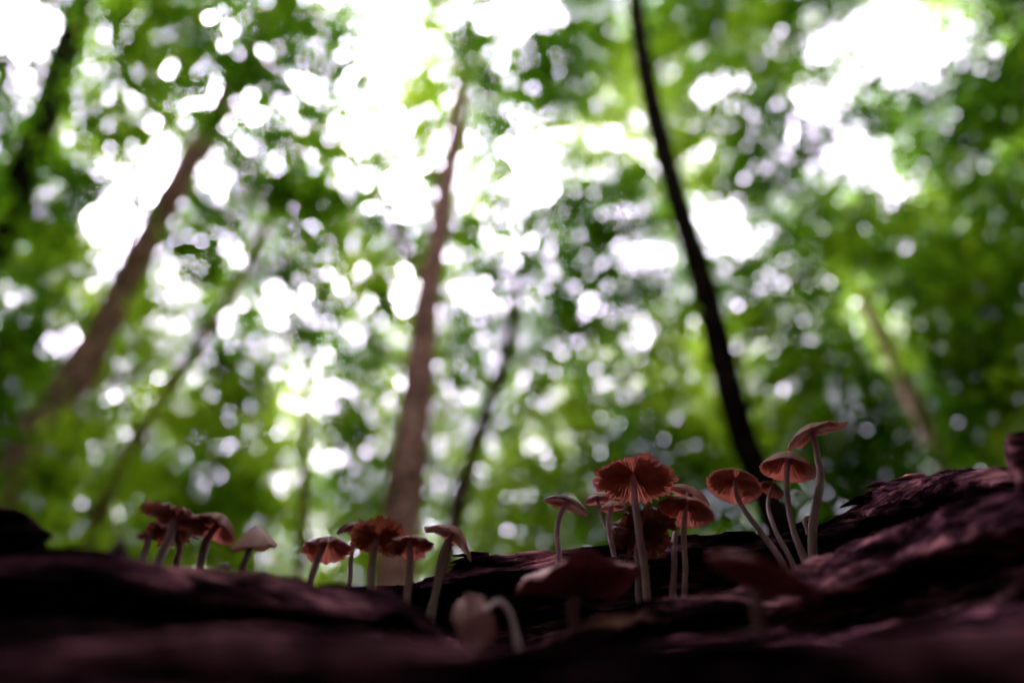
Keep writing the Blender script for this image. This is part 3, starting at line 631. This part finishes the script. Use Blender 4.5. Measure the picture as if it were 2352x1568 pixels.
PX, PY = rng.uniform(-200, 2552, NTRY), rng.uniform(-200, 1440, NTRY)
PD = density(PX, PY); PT = vnoise(PX / 160, PY / 160, 4.0)
for px, py, pd_, pt_ in zip(PX, PY, PD, PT):
    i, j = int((py + 220) // BIN), int((px + 220) // BIN)
    want = OD_T * pd_
    if ODG[i, j] > want: continue
    d = ray(px, py); el = math.atan2(d[2], math.hypot(d[0], d[1]))
    Dmin, Dmax = 4.4, min(14.0, 14.0 / math.tan(el))
    D = Dmin + (Dmax - Dmin) * rng.uniform() if Dmax > Dmin else Dmax
    p = CAM + d / math.hypot(d[0], d[1]) * D
    if p[2] < 0.9: continue
    t = 0.48 + 0.5 * pt_ + 0.22 * math.exp(-((px - 1380) / 260) ** 2 - ((py - 960) / 220) ** 2) + rng.normal(0, .10) + (0.16 if 850 < py and px < 1750 else 0) - (0.06 if px > 1750 else 0)  # raised tone paints the glow right of centre into the leaf colour
    r_, n_ = rng.uniform(.22, .42) * (D / 8) ** 0.5, int(rng.uniform(36, 64))
    ax_ = project(p)[2]; rp = r_ * FPX / ax_
    if any(D < tY + 1.2 and abs(px - np.interp(-py, ty, tx)) < 18 + rp * .9 and ty[0] <= -py <= ty[-1] and py > tl for tx, ty, tY, tl in TRK): continue
    lf = n_ * .27 * (LEAF * FPX / ax_) ** 2 * (.3 + .55 * math.sin(el))
    foot = np.hypot((ox + .5) * BIN - 220 - px, (oy + .5) * BIN - 220 - py) < max(rp, BIN * .72)
    ODG[foot] += lf / (foot.sum() * BIN * BIN)
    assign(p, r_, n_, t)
# canopy outside the frame (all round, coarser)
cnt = 0
while cnt < 5200:
    a_ = rng.uniform(0, 2 * math.pi); D = 16 * math.sqrt(rng.uniform(0.005, 1)); z = rng.uniform(4.5, 13) if rng.uniform() < .7 else rng.uniform(1.0, 5)
    if D < 3 and z < 6: continue
    p = np.array([D * math.sin(a_), D * math.cos(a_), z]); q = project(p)
    mg = 60 + .85 * FPX / max(q[2], .5)
    if q[2] > 0 and -mg < q[0] < 2352 + mg and -mg < q[1] < 1700: continue
    assign(p, rng.uniform(.5, .85), 34, .45 + rng.normal(0, .15), 2.7); cnt += 1
for k in range(1600):      # unseen low foliage added on the viewer's side to darken the log front
    a_ = rng.uniform(math.pi * .5, math.pi * 1.5); D = rng.uniform(2.6, 12)
    assign(np.array([D * math.sin(a_), D * math.cos(a_) - .6, rng.uniform(.8, 9)]), rng.uniform(.5, .85), 34, .4 + rng.normal(0, .15), 2.7)
# the wood beyond, as one mass
for k in range(900):
    a_ = rng.uniform(0, 2 * math.pi); D = rng.uniform(17, 26); z = rng.uniform(0.3, 8.5)
    far_clumps.append((np.array([D * math.sin(a_), D * math.cos(a_), z]), rng.uniform(.9, 1.5), 44, .45 + rng.normal(0, .15), 3.2))

def leaves(clumps):
    C, T, S = [], [], []
    for p, r, n, tone, big in clumps:
        v = rng.normal(0, 1, (n, 3)); v /= np.linalg.norm(v, axis=1)[:, None]
        v *= (rng.uniform(0, 1, n) ** 0.45)[:, None] * r * np.array([1.15, 1.15, .75])
        C.append(p + v); T.append(np.clip(tone + rng.normal(0, .16, n), 0, 1)); S.append(rng.uniform(.7, 1.3, n) * LEAF * big)
    C = np.concatenate(C); T = np.concatenate(T); S = np.concatenate(S); n = len(C)
    nz = rng.normal(0, .55, (n, 3)); nz[:, 2] += 1; nz /= np.linalg.norm(nz, axis=1)[:, None]
    ax = rng.normal(0, 1, (n, 3)); ax -= nz * (ax * nz).sum(1)[:, None]; ax /= np.linalg.norm(ax, axis=1)[:, None]
    sd2 = np.cross(nz, ax); L = S[:, None]
    b_ = C - ax * L * .5; t_ = C + ax * L * .5 - nz * L * .06
    l_ = C + sd2 * L * .27 + nz * L * .07 - ax * L * .05; r_ = C - sd2 * L * .27 + nz * L * .07 - ax * L * .05
    V = np.stack([b_, l_, t_, r_], 1).reshape(-1, 3)
    i = np.arange(n)[:, None] * 4
    F = np.concatenate([i + np.array([[0, 1, 2]]), i + np.array([[0, 2, 3]])], 1).reshape(-1, 3)
    return V, F, np.repeat(T, 2)

for k, t in enumerate(trees):
    if not t['clumps']: continue
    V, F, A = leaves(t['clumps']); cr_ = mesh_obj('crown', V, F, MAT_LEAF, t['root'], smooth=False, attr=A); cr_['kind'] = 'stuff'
    # limbs to a sample of the clumps
    cl = sorted(t['clumps'], key=lambda c_: -c_[0][2])[::max(1, len(t['clumps']) // 9)][:9]
    for c_ in cl:
        tgt = c_[0]; hz = math.hypot(tgt[0] - t['xy'][0], tgt[1] - t['xy'][1])
        zs = t['path'][:, 2]; i0 = int(np.argmin(np.abs(zs - max(2.2, tgt[2] - 0.55 * hz - .4))))
        if i0 >= len(zs) - 2: i0 = len(zs) - 3
        st = t['path'][i0]
        mid = st * .5 + tgt * .5 + np.array([0, 0, .12 * hz])
        pp = catmull([st, mid, tgt], 9); V, F = tube(pp, np.linspace(min(.032, t['rad'][i0] * .5), .005, 9), 6)
        mesh_obj('limb', V, F, t['mat'], t['root'])
for s_ in sap:
    if not s_['clumps']: continue
    x, y = s_['xy']; V, F = tube(catmull([(x, y, -.05), (x + .05, y, 1.1), (x - .04, y + .05, 2.2), (x, y, 3.3)], 14), np.linspace(.02, .005, 14), 8)
    mesh_obj('trunk', V, F, MAT_BARK_GREY, s_['root'])
    V, F, A = leaves(s_['clumps']); c_ = mesh_obj('crown', V, F, MAT_LEAF, s_['root'], smooth=False, attr=A); c_['kind'] = 'stuff'
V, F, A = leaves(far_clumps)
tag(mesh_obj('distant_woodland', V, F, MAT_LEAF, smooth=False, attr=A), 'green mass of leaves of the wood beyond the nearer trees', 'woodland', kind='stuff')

# dry leaf litter on the forest floor round the log
ll = []
for k in range(160):
    a_ = rng.uniform(0, 2 * math.pi); D = rng.uniform(.45, 3.2); ll.append((np.array([D * math.sin(a_), .15 + D * math.cos(a_), .03]), .30, 26, rng.uniform(.1, .9), .8))
V, F, A = leaves(ll); V = np.array(V); V[:, 2] = .012 + .02 * (V[:, 2] - .03) / .3 + .10 * fbm(V[:, 0] * .4, V[:, 1] * .4, 0.0, 3) * np.clip((np.hypot(V[:, 0], V[:, 1]) - 1.0) / 2, 0, 1)
tag(mesh_obj('leaf_litter', V, F, MAT_LITTER, smooth=False, attr=A), 'dry brown fallen leaves scattered on the forest floor', 'leaf litter', kind='stuff')
